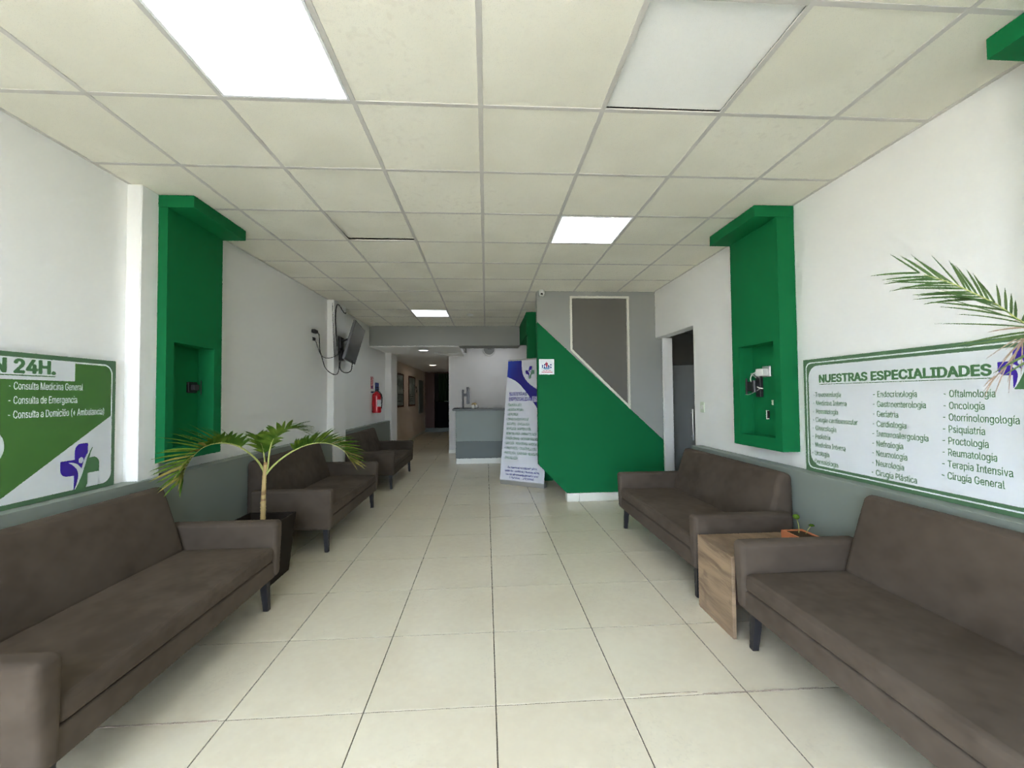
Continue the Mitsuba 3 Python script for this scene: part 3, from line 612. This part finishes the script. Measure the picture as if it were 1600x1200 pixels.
# ------------------------------------------------------------------ television on its bracket
t = thing('television', 'flat television hung tilted on the left wall column, seen nearly edge on', 'television')
w = np.array([-.15, .99, 0]); w /= np.linalg.norm(w); n0 = np.array([w[1], -w[0], 0]); tl = math.radians(16)
n_ = n0*math.cos(tl)-np.array([0, 0, 1])*math.sin(tl); u_ = n0*math.sin(tl)+np.array([0, 0, 1])*math.cos(tl)
TC = np.array([-1.955, 6.44, 2.235])
def tvb(a0, a1, b0, b1, c0, c1, ch=.004): return place(box(a0, a1, b0, b1, c0, c1, ch), TC, w, u_, n_)
put('case', tvb(-.485, .485, -.285, .285, -.035, 0), 'm_tv_case', t); put('screen', tvb(-.472, .472, -.262, .272, 0.0005, .0025, 0), 'm_screen', t); put('rear_housing', tvb(-.30, .30, -.20, .12, -.075, -.034, .012), 'm_tv_case', t)
t = thing('tv_wall_mount', 'black articulated wall mount carrying the television', 'bracket')
put('wall_plate', box(-2.189, -2.165, 6.36, 6.56, 2.08, 2.34, .004), 'm_black', t)
k_ = TC-n_*.082
for a in (-.085, .085): put('rail', place(box(a-.015, a+.015, -.20, .16, -.006, .006, .002), k_, w, u_, n_), 'm_black', t)
put('arm', tube([(-2.17, 6.40, 2.26), k_+u_*.05-w*.085], .014, 8), 'm_black', t, 40); put('arm', tube([(-2.17, 6.44, 2.12), (-2.12, 6.30, 2.03), k_-u_*.17-w*.085], .014, 8), 'm_black', t, 40)
put('hinge', lathe([(0, 0), (.03, 0), (.03, .10), (0, .10)], (-2.12, 6.30, 1.97), 14), 'm_black', t, 40); put('hinge', lathe([(0, 0), (.022, 0), (.022, .16), (0, .16)], (-2.165, 6.40, 2.17), 14), 'm_black', t, 40)
one('tv_cable', join(tube(spline([(-2.184, 6.30, 2.18), (-2.183, 6.27, 2.4), (-2.183, 6.26, 2.72), (-2.185, 6.32, 2.80), (-2.186, 6.50, 2.78), (-2.187, 6.71, 2.76)], 50), .008, 6),
    tube(spline([(-2.18, 6.32, 2.13), (-2.10, 6.20, 1.95), (-2.05, 6.15, 1.80), (-1.99, 6.20, 1.79), (-1.965, 6.30, 1.88), (-1.985, 6.42, 1.99)], 40), .007, 6)),
    'm_black_soft', 'black cables looping round the television mount on the white column', 'cable', 40)
xw = wall_left_x(5.8)
t = thing('hanging_plug', 'black plug with thin cables hanging on the white wall left of the television', 'plug')
put('plug', box(xw+.001, xw+.045, 5.66, 5.78, 2.29, 2.335, .006), 'm_black', t); put('plug', box(xw+.001, xw+.02, 5.70, 5.76, 2.19, 2.235, .004), 'm_black_soft', t)
put('cable', join(tube(spline([(xw+.025, 5.78, 2.31), (xw+.02, 5.88, 2.28), (xw+.02, 5.90, 2.10), (xw+.03, 5.97, 1.96), (xw+.06, 6.12, 1.80), (-2.16, 6.19, 1.76), (-2.14, 6.25, 1.82), (-2.15, 6.34, 2.08)], 60), .0055, 6),
    tube(spline([(xw+.015, 5.75, 2.20), (xw+.015, 5.86, 2.10), (xw+.03, 5.98, 2.0), (-2.18, 6.19, 2.02), (-2.17, 6.36, 2.10)], 40), .004, 6),
    tube(spline([(-2.205, 6.19, 2.80), (-2.20, 6.19, 2.5), (-2.19, 6.19, 2.2), (-2.18, 6.19, 2.06), (-2.165, 6.36, 2.12)], 40), .0035, 6)), 'm_black_soft', t, 40)

# ------------------------------------------------------------------ fire extinguisher and its signs
t = thing('fire_extinguisher', 'red fire extinguisher hanging on the left wall before the corridor', 'fire extinguisher')
ex, ey = -2.225, 8.72
put('cylinder', lathe([(0, 1.115), (.082, 1.115), (.088, 1.125), (.088, 1.45), (.075, 1.50), (.035, 1.53), (.03, 1.55), (0, 1.55)], (ex, ey, 0), 24), 'm_red', t, 40)
put('valve', join(lathe([(0, 1.55), (.022, 1.55), (.022, 1.585), (0, 1.585)], (ex, ey, 0), 12), box(ex-.012, ex+.012, ey-.015, ey+.17, 1.585, 1.60, .003), box(ex-.012, ex+.012, ey-.01, ey+.15, 1.62, 1.64, .003)), 'm_black', t)
put('hose', tube(spline([(ex+.02, ey-.03, 1.565), (ex+.09, ey-.02, 1.50), (ex+.10, ey+.02, 1.35), (ex+.09, ey+.04, 1.20)], 24), .011, 8), 'm_black', t, 40)
put('label', lathe([(.0885, 1.24), (.0892, 1.24), (.0892, 1.38), (.0885, 1.38), (.0885, 1.24)], (ex, ey, 0), 24).slice_plane((ex+.03, 0, 0), (1, 0, 0)) , 'm_sign_white', t)
put('wall_hook', box(-2.325, ex, ey-.012, ey+.012, 1.535, 1.55), 'm_black', t)
t = thing('extinguisher_sign', 'narrow red and white sign above the fire extinguisher', 'sign')
put('plate', box(-2.324, -2.318, 8.60, 8.86, 1.50, 1.86, .001), 'm_sign_white', t); put('red_field', join(*[box(-2.318, -2.3165, 8.61+.085*k, 8.67+.085*k, 1.60, 1.85) for k in range(3)]), 'm_red_print', t); put('print', join(box(-2.318, -2.3165, 8.63, 8.83, 1.61, 1.66), box(-2.318, -2.3165, 8.62, 8.82, 1.52, 1.55)), 'm_dark_blue_print', t)
one('blue_sign', box(-2.321, -2.312, 8.94, 9.24, 1.42, 1.74, .001), 'm_blue_sign', 'blue square sign beside the red sign above the fire extinguisher', 'sign')

# ------------------------------------------------------------------ reception desk and what stands on it
t = thing('reception_desk', 'grey-green reception desk with a dark worktop before the back wall', 'reception desk')
put('front_panel', box(-.65, 1.3, 9.0, 9.06, .475, 1.125, .002), 'm_desk', t); put('lower_panel', box(-.65, 1.3, 8.995, 9.06, .115, .475, .002), 'm_desk_dark', t, label='darker lower band')
put('skirting', box(-.64, 1.3, 9.005, 9.06, 0, .115, .002), 'm_skirting', t, label='cream skirting'); put('worktop', box(-.72, 1.3, 8.95, 9.62, 1.125, 1.165, .004), 'm_grey_dark', t)
put('side_panel', box(-.65, -.60, 9.06, 9.6, 0, 1.125, .002), 'm_desk', t)
t = thing('monitor', 'black computer monitor seen edge on, on the reception desk', 'monitor')
mx, my = -.40, 9.22
put('base', box(mx-.14, mx+.10, my-.10, my+.10, 1.165, 1.185, .006), 'm_black', t); put('stand', join(box(mx-.125, mx-.085, my-.03, my+.03, 1.18, 1.58, .006), box(mx-.09, mx-.01, my-.03, my+.03, 1.43, 1.49, .004)), 'm_black', t)
pm = box(mx-.02, mx+.035, my-.24, my+.24, 1.27, 1.63, .006); put('case', pm, 'm_black', t); put('screen', box(mx+.035, mx+.037, my-.23, my+.23, 1.285, 1.62), 'm_screen', t)
t = thing('keyboard', 'dark keyboard lying at the left end of the reception desk', 'keyboard')
put('body', box(-.70, -.57, 9.02, 9.42, 1.165, 1.18, .003), 'm_black_soft', t)
put('key', join(*[box(-.69+.03*i, -.665+.03*i, 9.035+.031*j, 9.06+.031*j, 1.18, 1.186) for i in range(4) for j in range(12)]), 'm_tv_case', t); labels[t+'__key'] = {'kind': 'stuff', 'label': 'small dark keys'}
t = thing('desk_ornament', 'small white and olive ornament beside the monitor on the reception desk', 'ornament')
gl = trimesh.creation.icosphere(2, .045); put('ball', gl.copy().apply_translation((-.285, 9.08, 1.208)), 'm_white_plastic', t, True); put('ball', gl.copy().apply_translation((-.20, 9.07, 1.208)), 'm_white_plastic', t, True)
put('body', trimesh.creation.icosphere(2, .06).apply_transform(np.diag([1, 1, .9, 1])).apply_translation((-.26, 9.16, 1.245)), 'm_trunk', t, True)
t = thing('wall_clock', 'round white wall clock half hidden by the grey beam', 'clock')
ck = (.085, YB-.002, 2.625)
def rz(prof): 
    m = lathe(prof, (0, 0, 0), 40); return place(m, ck, (1, 0, 0), (0, 0, 1), (0, -1, 0))
put('rim', rz([(.135, 0), (.165, 0), (.165, .03), (.15, .038), (.135, .03), (.135, 0)]), 'm_white_plastic', t, 40); put('face', rz([(0, .004), (.136, .004), (.136, .012), (0, .012)]), 'm_grey_wall', t)
put('hand', join(place(box(-.004, .004, 0, .09, .014, .017), ck, (.8, 0, .6), (-.6, 0, .8), (0, -1, 0)), place(box(-.005, .005, 0, .06, .014, .017), ck, (.2, 0, -.98), (.98, 0, .2), (0, -1, 0))), 'm_black', t)
t = thing('ceiling_hook', 'small grey bracket with a slack cable under the grey beam', 'bracket')
put('post', box(-.45, -.41, 8.93, 8.97, 2.36, 2.455, .003), 'm_grey_dark', t); put('cable', tube(spline([(-.43, 8.95, 2.37), (-.6, 8.95, 2.345), (-.85, 8.95, 2.335), (-1.1, 8.95, 2.36)], 20), .006, 6), 'm_white_plastic', t, 40)

# ------------------------------------------------------------------ roll-up banner
t = thing('rollup_banner', 'white and blue roll-up banner listing specialties, leaning beside the stair wall', 'banner')
b0 = np.array([.212, 6.90, 0]); e_ = np.array([.831, -.556, 0]); nb = np.array([-.556, -.831, 0])
ln = math.radians(9.0); ub = np.array([0, 0, 1])*math.cos(ln)-nb*math.sin(ln); nn = np.cross(e_, ub)
BO = b0 + np.array([0, 0, .075]); BW, BH = .80, 1.985
put('base', place(box(0, BW, 0, .075, -.10, .0, .008), b0+nb*.0, e_, (0, 0, 1), nb), 'm_silver', t, label='silver base housing')
put('top_bar', place(box(0, BW, BH-.012, BH+.014, -.014, .006, .003), BO, e_, ub, nn), 'm_silver', t)
put('pole', tube([b0-nb*.08+e_*.4+(0, 0, .07), BO-nn*.05+e_*.4+ub*BH], .010, 8), 'm_silver', t, 40)
put('sheet', place(box(0, BW, 0, BH, -.002, 0), BO, e_, ub, nn), 'm_banner_white', t)
def BN(poly, off=.0004, d=.001): return place(extrude(poly, d), BO+nn*off, e_, ub, nn)
def curve(p): 
    from scipy.interpolate import CubicSpline
    q = np.array(p, float); return CubicSpline(np.linspace(0, 1, len(q)), q)(np.linspace(0, 1, 30))
c_top = curve([(.26, BH-.015), (.28, 1.80), (.33, 1.68), (.42, 1.585), (.56, 1.49), (.80, 1.41)]); c_low = curve([(.80, .93), (.56, 1.225), (.42, 1.395), (.26, 1.56), (.12, 1.65), (.0, 1.70)])
blue = Polygon([(0, BH-.015)]+[tuple(q) for q in c_top]+[tuple(q) for q in c_low])
put('blue_swoosh', BN(blue), 'm_banner_blue', t, label='blue curved field')
put('logo_purple', place(extrude(scaled(LP, .17, .21), .001), BO+nn*.0006+e_*.35+ub*1.66, e_, ub, nn), 'm_purple', t); put('logo_green', place(extrude(scaled(LG, .17, .21), .001), BO+nn*.0006+e_*.35+ub*1.66, e_, ub, nn), 'm_banner_green', t)
def btext(s, h, x, y, width=None, m='m_banner_green', bold=True, center=False, sq=1.): put('text_line', text(s, h, BO+nn*.0018+e_*x+ub*y, e_, ub, nn, width=width, bold=bold, squeeze=sq, center=center), m, t)
btext('NUESTRAS', .058, .07, 1.375, .33, 'm_purple')
btext('ESPECIALIDADES', .058, .07, 1.290, .52, 'm_purple')
put('white_strip', BN(sbox(.50, 1.275, .64, 1.36), .0012), 'm_banner_white', t)
for k, s in enumerate(['· TRAUMATOLOGÍA', '· MEDICINA INTERNA', '· UROLOGÍA', '· CIRUGÍA CARDIOVASCULAR', '· PEDIATRIA · GINECOLOGÍA', '· NEUROLOGÍA · ENDOCRINOLOGÍA', '· HEMATOLOGÍA · DERMATOLOGÍA', '· CIRUGÍA GENERAL · GASTROENTEROLOGÍA', '· UROLOGÍA · PSIQUIATRIA · GERIATRIA', '· CARDIOLOGÍA · CIRUGÍA PLÁSTICA', '· PROCTOLOGÍA · NEFROLOGÍA · NEUMOLOGÍA', '· ONCOLOGÍA']):
    btext(s, .040, .045, 1.200-.0785*k, width=[.27, .31, .22, .42, .44, .47, .58, .62, .62, .60, .64, .27][k])
for k, s in enumerate(['Av. Mariscal Urquidi Nº 1026', 'entre Av. América y Buenos Aires', 'consultorios@gmail.com', '77961499 - 70770985']):
    btext(s, .031, .40, .190-.054*k, width=[.53, .62, .60, .44][k], m='m_dark_blue_print', center=True)
